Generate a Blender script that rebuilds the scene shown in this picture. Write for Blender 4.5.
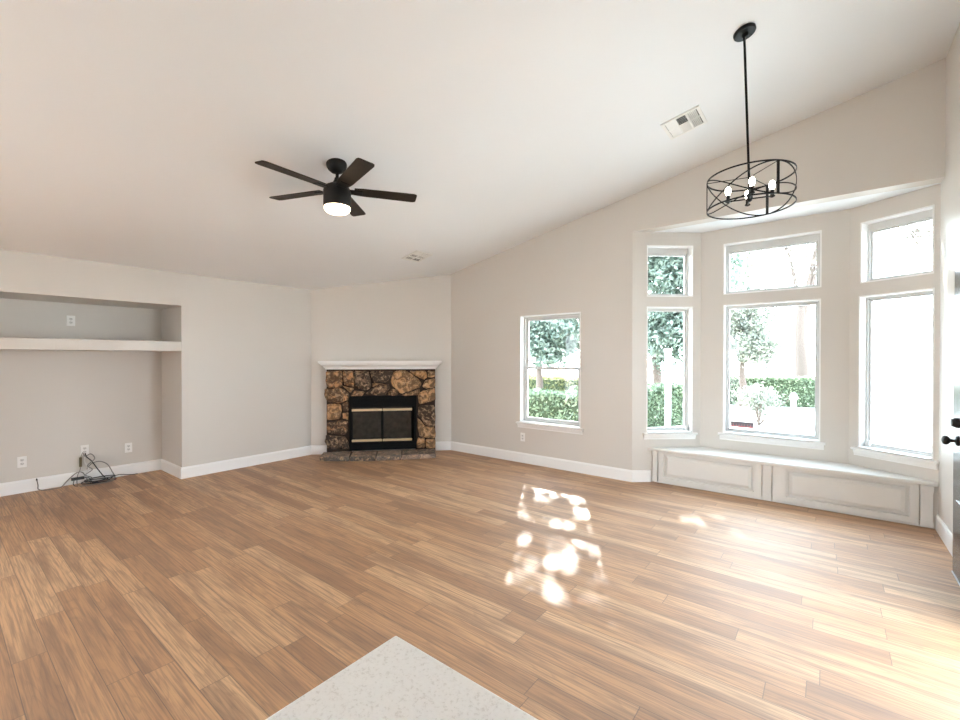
import bpy, math, random
from mathutils import Vector, Matrix, noise as mnoise
random.seed(7)
for o in list(bpy.data.objects): bpy.data.objects.remove(o)
SC = bpy.context.scene
COL = SC.collection
R = math.radians

# ------------------------------------------------------------------ camera
CAM_H = 1.4468
cd = bpy.data.cameras.new('camera'); cd.sensor_width = 36.0; cd.lens = 439.28 * 36.0 / 960.0
cd.clip_start = 0.02; cd.clip_end = 300
cam = bpy.data.objects.new('camera', cd); COL.objects.link(cam)
cam.location = (0, 0, CAM_H)
cam.rotation_euler = (R(90 - 0.38), R(-0.03), R(38.37))
SC.camera = cam

# ------------------------------------------------------------------ world, sun, portals, exposure
W = bpy.data.worlds.new('sky'); SC.world = W; W.use_nodes = True
wn = W.node_tree; wn.nodes.clear()
wo = wn.nodes.new('ShaderNodeOutputWorld'); wb = wn.nodes.new('ShaderNodeBackground')
wt = wn.nodes.new('ShaderNodeTexCoord'); ws = wn.nodes.new('ShaderNodeSeparateXYZ')
wr = wn.nodes.new('ShaderNodeValToRGB')
wr.color_ramp.elements[0].position = 0.0; wr.color_ramp.elements[0].color = (0.84, 0.925, 1.0, 1)
wr.color_ramp.elements[1].position = 0.8; wr.color_ramp.elements[1].color = (0.68, 0.84, 1.0, 1)
wn.links.new(wt.outputs['Generated'], ws.inputs[0]); wn.links.new(ws.outputs['Z'], wr.inputs[0])
wn.links.new(wr.outputs[0], wb.inputs[0]); wn.links.new(wb.outputs[0], wo.inputs[0])
wb.inputs[1].default_value = 15.0
sd = bpy.data.lights.new('sun', 'SUN'); sd.energy = 52.0; sd.angle = R(0.6); sd.color = (1.0, 0.97, 0.93)
sun = bpy.data.objects.new('sun', sd); COL.objects.link(sun); sun.location = (-12, 22, 14)
SUN_DIR = Vector((0.84, -1.5, -1.0)).normalized()
sun.rotation_euler = SUN_DIR.to_track_quat('-Z', 'Y').to_euler()

SC.view_settings.view_transform = 'Standard'
SC.view_settings.look = 'None'
SC.view_settings.exposure = 0.38
SC.view_settings.gamma = 1.0
SC.view_settings.use_curve_mapping = False
SC.cycles.use_denoising = True
SC.cycles.max_bounces = 14
SC.cycles.diffuse_bounces = 8
SC.cycles.glossy_bounces = 4
SC.cycles.transmission_bounces = 4
SC.cycles.transparent_max_bounces = 12
SC.cycles.sample_clamp_indirect = 12.0
SC.cycles.caustics_reflective = False
SC.cycles.caustics_refractive = False

# ------------------------------------------------------------------ place measurements
XL, YR, XR = -6.008, 5.0856, 0.7313
XD, YC = -4.600, 3.553
XE, XF, XG, YF = -1.7755, -1.1622, 0.1641, 5.6164
SLOPE, ZC = 0.2089, 2.44
ZBAY = 2.896
NICHE_Y, NICHE_Y0, NICHE_D, NICHE_Z = 1.887, -0.75, 0.7115, 2.054
YBACK = -3.6
def ceil_z(x): return ZC + SLOPE * (x - XL)

def portal(name, loc, w, h, direction):
    l = bpy.data.lights.new(name, 'AREA'); l.shape = 'RECTANGLE'; l.size = w; l.size_y = h
    l.cycles.is_portal = True
    o = bpy.data.objects.new(name, l); COL.objects.link(o); o.location = loc
    o.rotation_euler = Vector(direction).to_track_quat('-Z', 'Z').to_euler()
    return o

# ------------------------------------------------------------------ node helpers
class NT:
    def __init__(s, name):
        s.m = bpy.data.materials.new(name); s.m.use_nodes = True
        s.t = s.m.node_tree; s.t.nodes.clear()
        s.out = s.n('ShaderNodeOutputMaterial')
    def n(s, typ, **kw):
        x = s.t.nodes.new(typ)
        for k, v in kw.items(): setattr(x, k, v)
        return x
    def l(s, a, b): s.t.links.new(a, b)
    def val(s, sock, v):
        if hasattr(v, 'is_linked') or hasattr(v, 'links'): s.l(v, sock)
        else: sock.default_value = v
    def math(s, op, a, b=None, c=None):
        x = s.n('ShaderNodeMath', operation=op)
        s.val(x.inputs[0], a)
        if b is not None: s.val(x.inputs[1], b)
        if c is not None: s.val(x.inputs[2], c)
        return x.outputs[0]
    def noise(s, vec, scale, detail=3, rough=0.5, dist=0.0):
        x = s.n('ShaderNodeTexNoise'); x.inputs['Scale'].default_value = scale
        x.inputs['Detail'].default_value = detail; x.inputs['Roughness'].default_value = rough
        x.inputs['Distortion'].default_value = dist
        if vec is not None: s.l(vec, x.inputs['Vector'])
        return x.outputs[0]
    def ramp(s, fac, stops):
        x = s.n('ShaderNodeValToRGB'); e = x.color_ramp.elements
        while len(e) < len(stops): e.new(0.5)
        for i, (p, c) in enumerate(stops): e[i].position = p; e[i].color = (*c, 1)
        s.l(fac, x.inputs[0]); return x.outputs[0]
    def mix(s, fac, a, b, blend='MIX'):
        x = s.n('ShaderNodeMix', data_type='RGBA', blend_type=blend)
        s.val(x.inputs[0], fac)
        for i, v in ((6, a), (7, b)):
            if isinstance(v, tuple): x.inputs[i].default_value = (*v, 1)
            else: s.l(v, x.inputs[i])
        return x.outputs[2]
    def bump(s, h, strength, dist=0.01):
        x = s.n('ShaderNodeBump'); x.inputs['Strength'].default_value = strength
        x.inputs['Distance'].default_value = dist; s.l(h, x.inputs['Height']); return x.outputs[0]
    def bsdf(s, col, rough=0.5, metal=0.0, normal=None, spec=0.5, **kw):
        b = s.n('ShaderNodeBsdfPrincipled')
        if isinstance(col, tuple): b.inputs['Base Color'].default_value = (*col, 1)
        else: s.l(col, b.inputs['Base Color'])
        s.val(b.inputs['Roughness'], rough); b.inputs['Metallic'].default_value = metal
        b.inputs['Specular IOR Level'].default_value = spec
        if normal is not None: s.l(normal, b.inputs['Normal'])
        for k, v in kw.items(): b.inputs[k.replace('_', ' ')].default_value = v
        s.l(b.outputs[0], s.out.inputs[0]); return b
    def obj(s): return s.n('ShaderNodeTexCoord').outputs['Object']
    def geo(s, k): return s.n('ShaderNodeNewGeometry').outputs[k]

def m_paint(name, col, rough=0.5, bump=0.12, scale=160, spec=0.5):
    n = NT(name); c = n.obj()
    h = n.noise(c, scale, 2)
    v = n.noise(c, 0.9, 2)
    cc = n.mix(v, tuple(x * 0.97 for x in col), tuple(min(1, x * 1.03) for x in col))
    n.bsdf(cc, rough, normal=n.bump(h, bump, 0.004), spec=spec); return n.m
def m_plain(name, col, rough=0.45, metal=0.0, spec=0.5, var=0.06):
    n = NT(name); c = n.obj(); v = n.noise(c, 14, 3)
    cc = n.mix(v, tuple(x * (1 - var) for x in col), tuple(min(1, x * (1 + var)) for x in col))
    n.bsdf(cc, rough, metal, spec=spec); return n.m
def m_emit(name, col, strength):
    n = NT(name); e = n.n('ShaderNodeEmission'); e.inputs[0].default_value = (*col, 1); e.inputs[1].default_value = strength
    n.l(e.outputs[0], n.out.inputs[0]); return n.m

def m_floor():
    n = NT('oak_vinyl_plank'); c = n.obj()
    s = n.n('ShaderNodeSeparateXYZ'); n.l(c, s.inputs[0]); x, y = s.outputs[0], s.outputs[1]
    PW, PL = 0.122, 1.22
    yr = n.math('DIVIDE', y, PW); row = n.math('FLOOR', yr); fy = n.math('FRACT', yr)
    wn1 = n.n('ShaderNodeTexWhiteNoise', noise_dimensions='1D'); n.l(row, wn1.inputs['W'])
    xo = n.math('ADD', n.math('DIVIDE', x, PL), n.math('MULTIPLY', wn1.outputs[0], 7.3))
    colm = n.math('FLOOR', xo); fx = n.math('FRACT', xo)
    cmb = n.n('ShaderNodeCombineXYZ'); n.l(row, cmb.inputs[0]); n.l(colm, cmb.inputs[1])
    wn2 = n.n('ShaderNodeTexWhiteNoise', noise_dimensions='2D'); n.l(cmb.outputs[0], wn2.inputs['Vector'])
    rnd = wn2.outputs[0]
    # grain coordinates, shifted per plank
    g = n.n('ShaderNodeCombineXYZ')
    n.l(n.math('ADD', x, n.math('MULTIPLY', rnd, 37.0)), g.inputs[0])
    n.l(n.math('ADD', y, n.math('MULTIPLY', rnd, 11.0)), g.inputs[1])
    mp1 = n.n('ShaderNodeMapping'); mp1.inputs['Scale'].default_value = (0.8, 30, 1); n.l(g.outputs[0], mp1.inputs[0])
    fine = n.noise(mp1.outputs[0], 3.2, 6, 0.62)
    mp2 = n.n('ShaderNodeMapping'); mp2.inputs['Scale'].default_value = (0.8, 7.0, 1); n.l(g.outputs[0], mp2.inputs[0])
    broad = n.noise(mp2.outputs[0], 1.6, 3, 0.5)
    rings = n.math('FRACT', n.math('MULTIPLY', n.noise(mp2.outputs[0], 0.9, 2, 0.45, 0.3), 16.0))
    ringl = n.math('SMOOTH_MIN', rings, n.math('MULTIPLY', n.math('SUBTRACT', 1.0, rings), 3.0), 0.1)
    base = n.ramp(rnd, [(0.0, (0.36, 0.170, 0.062)), (0.35, (0.50, 0.255, 0.102)), (0.7, (0.58, 0.315, 0.138)), (1.0, (0.66, 0.395, 0.195))])
    c1 = n.mix(n.math('MULTIPLY', n.ramp(broad, [(0.46, (0, 0, 0)), (0.68, (1, 1, 1))]), 0.72), base, (0.23, 0.105, 0.040))
    c2 = n.mix(n.math('MULTIPLY', n.ramp(fine, [(0.38, (1, 1, 1)), (0.56, (0, 0, 0))]), 0.62), c1, (0.15, 0.066, 0.026))
    c3 = n.mix(n.math('MULTIPLY', n.ramp(ringl, [(0.0, (1, 1, 1)), (0.30, (0, 0, 0))]), 0.24), c2, (0.125, 0.055, 0.022))
    # seams
    dy = n.math('MULTIPLY', n.math('MINIMUM', fy, n.math('SUBTRACT', 1.0, fy)), PW)
    dx = n.math('MULTIPLY', n.math('MINIMUM', fx, n.math('SUBTRACT', 1.0, fx)), PL)
    seam = n.math('LESS_THAN', n.math('MINIMUM', dx, dy), 0.0018)
    soft = n.n('ShaderNodeMapRange'); soft.inputs[1].default_value = 0.0; soft.inputs[2].default_value = 0.004
    n.l(n.math('MINIMUM', dx, dy), soft.inputs[0])
    c4 = n.mix(n.math('MULTIPLY', seam, 0.75), c3, (0.10, 0.05, 0.022))
    hgt = n.math('ADD', n.math('MULTIPLY', soft.outputs[0], 1.0), n.math('MULTIPLY', fine, 0.25))
    rough = n.math('ADD', 0.57, n.math('MULTIPLY', fine, 0.12))
    n.bsdf(c4, rough, normal=n.bump(hgt, 0.25, 0.0015), spec=1.0, IOR=1.72, Coat_Weight=0.3, Coat_Roughness=0.6)
    return n.m

def m_stone(name, cols, dark):
    n = NT(name); c = n.obj(); r = n.geo('Random Per Island')
    base = n.ramp(r, cols)
    add = n.n('ShaderNodeVectorMath', operation='ADD'); n.l(c, add.inputs[0])
    cm = n.n('ShaderNodeCombineXYZ'); n.l(n.math('MULTIPLY', r, 50.0), cm.inputs[0]); n.l(n.math('MULTIPLY', r, 23.0), cm.inputs[2])
    n.l(cm.outputs[0], add.inputs[1])
    a = n.noise(add.outputs[0], 8.0, 6, 0.66, 1.2); b = n.noise(add.outputs[0], 22, 5, 0.65, 0.6)
    amt = n.math('MULTIPLY', n.ramp(n.math('ADD', a, n.math('MULTIPLY', r, 0.09)), [(0.45, (0, 0, 0)), (0.55, (1, 1, 1))]), n.ramp(r, [(0.0, (0.75, 0.6, 0.6)), (0.5, (0.85, 0.85, 0.85)), (1.0, (1, 1, 1))]))
    c1 = n.mix(amt, base, dark)
    c2 = n.mix(n.math('MULTIPLY', n.ramp(b, [(0.52, (0, 0, 0)), (0.66, (1, 1, 1))]), 0.7), c1, (0.66, 0.45, 0.27))
    n.bsdf(c2, 0.75, normal=n.bump(n.math('ADD', a, n.math('MULTIPLY', b, 0.4)), 0.9, 0.02), spec=0.3); return n.m

def m_leaf(name, c1, c2, c3=None):
    n = NT(name); r = n.geo('Random Per Island')
    col = n.ramp(r, [(0.0, c1), (0.6, c2), (1.0, c3 or c2)])
    d = n.n('ShaderNodeBsdfDiffuse'); t = n.n('ShaderNodeBsdfTranslucent'); g = n.n('ShaderNodeBsdfGlossy')
    g.inputs['Roughness'].default_value = 0.45
    n.l(col, d.inputs[0]); n.l(col, t.inputs[0])
    m1 = n.n('ShaderNodeMixShader'); m1.inputs[0].default_value = 0.35; n.l(d.outputs[0], m1.inputs[1]); n.l(t.outputs[0], m1.inputs[2])
    m2 = n.n('ShaderNodeMixShader'); m2.inputs[0].default_value = 0.06; n.l(m1.outputs[0], m2.inputs[1]); n.l(g.outputs[0], m2.inputs[2])
    n.l(m2.outputs[0], n.out.inputs[0]); return n.m

def m_glass(name, tint=(0.97, 0.985, 0.98), refl=0.05):
    n = NT(name); t = n.n('ShaderNodeBsdfTransparent'); t.inputs[0].default_value = (*tint, 1)
    g = n.n('ShaderNodeBsdfGlossy'); g.inputs['Roughness'].default_value = 0.03
    f = n.n('ShaderNodeFresnel'); f.inputs[0].default_value = 1.35
    mx = n.n('ShaderNodeMixShader'); n.l(n.math('MULTIPLY', f.outputs[0], 0.6), mx.inputs[0])
    n.l(t.outputs[0], mx.inputs[1]); n.l(g.outputs[0], mx.inputs[2]); n.l(mx.outputs[0], n.out.inputs[0]); return n.m

def m_quartz():
    n = NT('white_quartz'); c = n.obj(); v = n.noise(c, 170, 3, 0.6); w = n.noise(c, 60, 3, 0.7)
    col = n.ramp(v, [(0.33, (0.74, 0.735, 0.72)), (0.45, (0.89, 0.895, 0.89)), (0.62, (0.91, 0.915, 0.91)), (0.75, (0.93, 0.935, 0.93))])
    n.bsdf(n.mix(n.math('MULTIPLY', w, 0.25), col, (0.84, 0.84, 0.835)), 0.35); return n.m

M = {}
M['wall'] = m_paint('greige_wall_paint', (0.636, 0.603, 0.560), 0.42, 0.16, 120)
M['ceiling'] = m_paint('white_ceiling_paint', (0.812, 0.838, 0.86), 0.7, 0.10, 90)
M['trim'] = m_plain('white_trim_paint', (0.86, 0.86, 0.85), 0.35, var=0.01)
M['bench'] = m_plain('off_white_bench_paint', (0.72, 0.71, 0.68), 0.35, var=0.015)
M['vinyl'] = m_plain('window_frame_vinyl', (0.60, 0.60, 0.59), 0.4, var=0.01)
M['floor'] = m_floor()
M['glass'] = m_glass('window_glass')
M['black'] = m_plain('matte_black_metal', (0.009, 0.008, 0.007), 0.5, spec=0.25)
M['blade'] = m_plain('dark_bronze_blade', (0.022, 0.015, 0.010), 0.5, spec=0.22, var=0.4)
M['chain'] = m_plain('satin_black_metal', (0.004, 0.004, 0.004), 0.5, spec=0.2)
M['firebox'] = m_plain('firebox_black_steel', (0.004, 0.004, 0.004), 0.6, spec=0.12)
M['fireglass'] = m_plain('smoked_fireplace_glass', (0.035, 0.032, 0.027), 0.15, spec=0.3, var=0.6)
M['brass'] = m_plain('pale_brass', (0.78, 0.66, 0.44), 0.28, 0.85)
M['mortar'] = m_plain('dark_mortar', (0.035, 0.020, 0.012), 0.9)
M['stone'] = m_stone('fieldstone', [(0.0, (0.52, 0.28, 0.12)), (0.35, (0.60, 0.36, 0.18)), (0.65, (0.46, 0.21, 0.08)), (0.85, (0.28, 0.18, 0.11)), (1.0, (0.17, 0.12, 0.09))], (0.045, 0.030, 0.022))
M['hearth'] = m_stone('hearth_flagstone', [(0.0, (0.30, 0.23, 0.18)), (0.5, (0.36, 0.25, 0.19)), (1.0, (0.22, 0.19, 0.16))], (0.10, 0.085, 0.075))
M['plate'] = m_plain('white_plastic', (0.86, 0.85, 0.83), 0.35, var=0.01)
M['slot'] = m_plain('outlet_slot_shadow_grey', (0.10, 0.10, 0.10), 0.5)
M['socket_face'] = m_plain('outlet_face_plastic', (0.70, 0.69, 0.67), 0.4)
M['vent'] = m_plain('vent_white_enamel', (0.82, 0.82, 0.80), 0.45, var=0.01)
M['duct'] = m_plain('duct_shade_dark', (0.03, 0.03, 0.03), 0.8)
M['lamp'] = m_emit('warm_fan_diffuser', (1.0, 0.80, 0.56), 7.0)
M['bulb'] = m_emit('lit_candle_bulb', (1.0, 0.93, 0.82), 22.0)
M['cable_black'] = m_plain('black_cable_jacket', (0.02, 0.02, 0.022), 0.45)
M['cable_grey'] = m_plain('grey_cable_jacket', (0.23, 0.225, 0.21), 0.45)
M['cable_white'] = m_plain('white_cable_jacket', (0.72, 0.71, 0.69), 0.45)
M['adapter'] = m_plain('olive_brown_connector', (0.16, 0.125, 0.06), 0.5)
M['red_plastic'] = m_plain('dark_red_plastic', (0.22, 0.05, 0.045), 0.5)
M['quartz'] = m_quartz()
M['door'] = m_plain('charcoal_door_paint', (0.075, 0.075, 0.078), 0.22, var=0.03)
M['nickel'] = m_plain('brushed_steel', (0.55, 0.55, 0.55), 0.35, 0.9)
M['sticker_grey'] = m_plain('sticker_grey_print', (0.16, 0.14, 0.15), 0.5)
M['sticker_red'] = m_plain('sticker_red_print', (0.62, 0.20, 0.22), 0.5)
M['concrete'] = m_paint('pale_concrete_ground', (0.62, 0.60, 0.56), 0.9, 0.3, 30)
M['stucco'] = m_paint('pale_stucco', (0.70, 0.66, 0.60), 0.9, 0.3, 60)
M['roof'] = m_plain('roof_tile', (0.35, 0.22, 0.16), 0.8)
M['bark'] = m_paint('tree_bark', (0.085, 0.065, 0.055), 0.9, 0.8, 14)
M['leaf_cool'] = m_leaf('cool_green_leaves', (0.045, 0.070, 0.052), (0.11, 0.155, 0.118), (0.19, 0.235, 0.19))
M['leaf_grey'] = m_leaf('grey_green_leaves', (0.11, 0.125, 0.10), (0.20, 0.22, 0.175), (0.27, 0.28, 0.22))
M['leaf_hedge'] = m_leaf('hedge_leaves', (0.065, 0.10, 0.055), (0.15, 0.205, 0.12), (0.26, 0.32, 0.19))
M['leaf_yellow'] = m_leaf('yellow_green_leaves', (0.09, 0.11, 0.035), (0.19, 0.20, 0.075), (0.27, 0.26, 0.12))
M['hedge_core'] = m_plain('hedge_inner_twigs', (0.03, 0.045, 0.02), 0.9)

# ------------------------------------------------------------------ object helpers
def props(o, label=None, cat=None, group=None, kind=None):
    if label: o['label'] = label
    if cat: o['category'] = cat
    if group: o['group'] = group
    if kind: o['kind'] = kind
    return o
def empty(name, loc, label=None, cat=None, group=None, kind=None):
    o = bpy.data.objects.new(name, None); o.empty_display_size = 0.1
    COL.objects.link(o); o.location = loc
    return props(o, label, cat, group, kind)
def world_loc(o):
    v = Vector((0, 0, 0))
    while o: v = v + Vector(o.location); o = o.parent
    return v

class MB:
    """collects shapes in world coordinates and links them as one mesh object"""
    def __init__(s): s.v = []; s.f = []; s.mi = []
    def add(s, verts, faces, mi=0):
        b = len(s.v); s.v += [Vector(v) for v in verts]
        s.f += [tuple(i + b for i in f) for f in faces]; s.mi += [mi] * len(faces); return s
    def box(s, lo, hi, fn=None, mi=0):
        x0, y0, z0 = lo; x1, y1, z1 = hi
        vs = [(x0, y0, z0), (x1, y0, z0), (x1, y1, z0), (x0, y1, z0), (x0, y0, z1), (x1, y0, z1), (x1, y1, z1), (x0, y1, z1)]
        if fn: vs = [fn(*v) for v in vs]
        return s.add(vs, [(3, 2, 1, 0), (4, 5, 6, 7), (0, 1, 5, 4), (1, 2, 6, 5), (2, 3, 7, 6), (3, 0, 4, 7)], mi)
    def tube(s, pts, r, seg=8, cap=True, mi=0):
        pts = [Vector(p) for p in pts]; n = len(pts); rings = []
        prev = None
        for i, p in enumerate(pts):
            d = (pts[min(i + 1, n - 1)] - pts[max(i - 1, 0)])
            d = d.normalized() if d.length > 1e-9 else Vector((0, 0, 1))
            if prev is None:
                a = d.cross(Vector((0, 0, 1)));
                if a.length < 1e-3: a = d.cross(Vector((1, 0, 0)))
            else: a = prev - d * prev.dot(d)
            a.normalize(); prev = a; b = d.cross(a)
            rr = r[i] if isinstance(r, (list, tuple)) else r
            rings.append([p + (a * math.cos(2 * math.pi * k / seg) + b * math.sin(2 * math.pi * k / seg)) * rr for k in range(seg)])
        return s.loft(rings, cap, mi)
    def loft(s, rings, cap=True, mi=0, closed=True):
        m = len(rings[0]); vs = [v for rg in rings for v in rg]; fs = []
        for i in range(len(rings) - 1):
            for k in range(m if closed else m - 1):
                k2 = (k + 1) % m
                fs.append((i * m + k, i * m + k2, (i + 1) * m + k2, (i + 1) * m + k))
        if cap: fs.append(tuple(reversed(range(m)))); fs.append(tuple((len(rings) - 1) * m + k for k in range(m)))
        return s.add(vs, fs, mi)
    def lathe(s, c, prof, seg=32, axis=None, cap=True, mi=0):
        """prof: list of (radius, height) along axis from c"""
        ax = Vector(axis or (0, 0, 1)).normalized()
        a = ax.cross(Vector((0, 1, 0)));
        if a.length < 1e-3: a = ax.cross(Vector((1, 0, 0)))
        a.normalize(); b = ax.cross(a); c = Vector(c)
        rings = [[c + ax * h + (a * math.cos(2 * math.pi * k / seg) + b * math.sin(2 * math.pi * k / seg)) * max(r, 1e-4) for k in range(seg)] for r, h in prof]
        return s.loft(rings, cap, mi)
    def prism(s, poly, z0, z1, fn=None, mi=0):
        n = len(poly); vs = [(x, y, z0) for x, y in poly] + [(x, y, z1) for x, y in poly]
        if fn: vs = [fn(*v) for v in vs]
        return s.add(vs, [tuple(reversed(range(n))), tuple(range(n, 2 * n))] + [(i, (i + 1) % n, n + (i + 1) % n, n + i) for i in range(n)], mi)
    def build(s, name, mat, parent=None, smooth=False, bevel=0.0, origin=None, seg=2):
        if parent is not None: org = world_loc(parent)
        elif origin is not None: org = Vector(origin)
        else:
            xs = [v.x for v in s.v]; ys = [v.y for v in s.v]; zs = [v.z for v in s.v]
            org = Vector(((min(xs) + max(xs)) / 2, (min(ys) + max(ys)) / 2, min(zs)))
        me = bpy.data.meshes.new(name); me.from_pydata([tuple(v - org) for v in s.v], [], s.f); me.update()
        for m in (mat if isinstance(mat, (list, tuple)) else [mat]): me.materials.append(m)
        if any(s.mi): me.polygons.foreach_set('material_index', s.mi)
        import bmesh
        if len(s.f) < 4000:
            bm = bmesh.new(); bm.from_mesh(me); bmesh.ops.recalc_face_normals(bm, faces=bm.faces); bm.to_mesh(me); bm.free()
        if smooth:
            me.polygons.foreach_set('use_smooth', [True] * len(me.polygons))
            me.set_sharp_from_angle(angle=R(40))
        o = bpy.data.objects.new(name, me); COL.objects.link(o)
        if parent is not None: o.parent = parent
        else: o.location = org
        if bevel:
            b = o.modifiers.new('bevel', 'BEVEL'); b.width = bevel; b.segments = seg; b.limit_method = 'ANGLE'; b.angle_limit = R(40)
            b.harden_normals = False
        return o

class Fr:
    """wall frame: t runs along A->B, o is positive into the room, z up"""
    def __init__(s, A, B):
        s.A = Vector((A[0], A[1], 0)); d = Vector((B[0] - A[0], B[1] - A[1], 0)); s.L = d.length
        s.t = d.normalized(); s.n = Vector((s.t.y, -s.t.x, 0))
    def __call__(s, t, o, z): v = s.A + s.t * t + s.n * o; return Vector((v.x, v.y, z))

def spline(pts, sub=8):
    pts = [Vector(p) for p in pts]; out = []
    for i in range(len(pts) - 1):
        p0, p1, p2, p3 = pts[max(i - 1, 0)], pts[i], pts[i + 1], pts[min(i + 2, len(pts) - 1)]
        for k in range(sub):
            u = k / sub
            out.append(0.5 * ((2 * p1) + (p2 - p0) * u + (2 * p0 - 5 * p1 + 4 * p2 - p3) * u * u + (3 * p1 - p0 - 3 * p2 + p3) * u ** 3))
    out.append(pts[-1]); return out

def wall(name, fr, t0, t1, ztop, thick, openings=(), mat=None, mitre=(0, 0), tcuts=(), zbot=0.0):
    """solid wall with rectangular openings (t0,t1,z0,z1); ztop(t) gives the top edge"""
    ts = sorted({t0, t1, *tcuts, *[v for o in openings for v in o[:2] if t0 <= v <= t1]})
    zs = sorted({zbot, *[v for o in openings for v in o[2:4]]})
    zs = [z for z in zs if z < min(ztop(t) for t in ts) - 1e-4]
    nz = len(zs)
    mb = MB(); idx = {}
    def vert(i, j, side):
        k = (i, j, side)
        if k not in idx:
            z = zs[j] if j < nz else ztop(ts[i])
            tt = ts[i]
            if side and i == 0: tt += mitre[0]
            if side and i == len(ts) - 1: tt += mitre[1]
            idx[k] = len(mb.v); mb.v.append(fr(tt, -thick if side else 0, z))
        return idx[k]
    def solid(i, j):
        if i < 0 or j < 0 or i >= len(ts) - 1 or j >= nz: return False
        tm = (ts[i] + ts[i + 1]) / 2; z0 = zs[j]; z1 = zs[j + 1] if j + 1 < nz else ztop(ts[i]); zm = (z0 + z1) / 2
        if j == nz - 1: zm = z0 + 1e-3
        return not any(o[0] < tm < o[1] and o[2] - 1e-6 <= zm < o[3] for o in openings)
    F = []
    for i in range(len(ts) - 1):
        for j in range(nz):
            if not solid(i, j): continue
            F.append((vert(i, j, 0), vert(i + 1, j, 0), vert(i + 1, j + 1, 0), vert(i, j + 1, 0)))
            F.append((vert(i, j + 1, 1), vert(i + 1, j + 1, 1), vert(i + 1, j, 1), vert(i, j, 1)))
            if not solid(i - 1, j): F.append((vert(i, j, 1), vert(i, j, 0), vert(i, j + 1, 0), vert(i, j + 1, 1)))
            if not solid(i + 1, j): F.append((vert(i + 1, j, 0), vert(i + 1, j, 1), vert(i + 1, j + 1, 1), vert(i + 1, j + 1, 0)))
            if not solid(i, j - 1): F.append((vert(i, j, 1), vert(i + 1, j, 1), vert(i + 1, j, 0), vert(i, j, 0)))
            if not solid(i, j + 1): F.append((vert(i, j + 1, 0), vert(i + 1, j + 1, 0), vert(i + 1, j + 1, 1), vert(i, j + 1, 1)))
    mb.f = F; mb.mi = [0] * len(F)
    return props(mb.build(name, mat or M['wall'], origin=(0, 0, 0)), kind='structure')

# ------------------------------------------------------------------ frames of the walls
F_LEFT = Fr((XL, YBACK), (XL, YC))                 # t = y - YBACK
F_DIAG = Fr((XL, YC), (XD, YR))
F_WIN = Fr((XD, YR), (XR, YR))                     # t = x - XD
F_BL = Fr((XE, YR), (XF, YF)); F_BC = Fr((XF, YF), (XG, YF)); YH = 5.26; F_BR = Fr((XG, YF), (XR, YH))
F_RIGHT = Fr((XR, 5.30), (XR, YBACK))              # t = 5.30 - y
F_NICHE = Fr((XL - NICHE_D, NICHE_Y0), (XL - NICHE_D, NICHE_Y))

# ------------------------------------------------------------------ structure
fl = MB()
fl.prism([(XL - NICHE_D - 0.1, YBACK - 0.15), (XR + 0.15, YBACK - 0.15), (XR + 0.15, YR + 0.1), (XR + 0.15, YH + 0.1), (XG + 0.1, YF + 0.12), (XF - 0.1, YF + 0.12), (XE - 0.1, YR + 0.12), (XD, YR + 0.12), (XL - NICHE_D - 0.1, YC)], -0.12, 0.0)
props(fl.build('floor', M['floor'], origin=(0, 0, 0)), kind='structure')
wx = 0.15
cb = MB()
cx0, cx1 = XL - 0.9, XR + 0.15
cb.add([(cx0, YBACK - .15, ceil_z(XL)), (XL, YBACK - .15, ceil_z(XL)), (cx1, YBACK - .15, ceil_z(cx1)), (cx1, YR + .15, ceil_z(cx1)), (XL, YR + .15, ceil_z(XL)), (cx0, YR + .15, ceil_z(XL)),
        (cx0, YBACK - .15, ceil_z(XL) + .2), (XL, YBACK - .15, ceil_z(XL) + .2), (cx1, YBACK - .15, ceil_z(cx1) + .2), (cx1, YR + .15, ceil_z(cx1) + .2), (XL, YR + .15, ceil_z(XL) + .2), (cx0, YR + .15, ceil_z(XL) + .2)],
       [(0, 1, 4, 5), (1, 2, 3, 4), (6, 11, 10, 7), (7, 10, 9, 8), (0, 5, 11, 6), (2, 8, 9, 3), (0, 6, 7, 1), (1, 7, 8, 2), (5, 4, 10, 11), (4, 3, 9, 10)])
props(cb.build('ceiling', M['ceiling'], origin=(0, 0, 0)), kind='structure')

SIDE_FILL_OPEN = (-3.4, -1.2, 2.15)                         # unseen left wall opening, added to bring fill light to the ceiling
wall('wall_left', F_LEFT, 0, F_LEFT.L, lambda t: ZC, NICHE_D, [(SIDE_FILL_OPEN[0] - YBACK, SIDE_FILL_OPEN[1] - YBACK, 0.0, SIDE_FILL_OPEN[2]), (NICHE_Y0 - YBACK, NICHE_Y - YBACK, 0.0, NICHE_Z)])
wall('wall_niche', F_NICHE, -0.1, F_NICHE.L + 0.1, lambda t: NICHE_Z + 0.1, 0.1)
wall('wall_fireplace', F_DIAG, 0, F_DIAG.L, lambda t: ceil_z(XL + F_DIAG.t.x * t), 0.12)
W1 = (-3.324, -2.423, 0.552, 2.015)                # window beside the fireplace
wall('wall_window', F_WIN, 0, XE - XD, lambda t: ceil_z(XD + t), wx,
     [(W1[0] - XD, W1[1] - XD, W1[2], W1[3])])
wall('wall_header', F_WIN, XE - XD, XR - XD, lambda t: ceil_z(XD + t), wx, zbot=ZBAY)
OB = dict(lw=(0.168, 0.717, 0.565, 2.035), lu=(0.168, 0.717, 2.150, 2.745),
          cw=(0.231, 1.106, 0.585, 2.040), cu=(0.231, 1.109, 2.153, 2.729),
          rw=(0.080, 0.636, 0.575, 2.034), ru=(0.090, 0.632, 2.154, 2.735))
wall('wall_bay_left', F_BL, 0, F_BL.L, lambda t: ZBAY, wx, [OB['lw'], OB['lu']], mitre=(0, -0.06))
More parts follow.
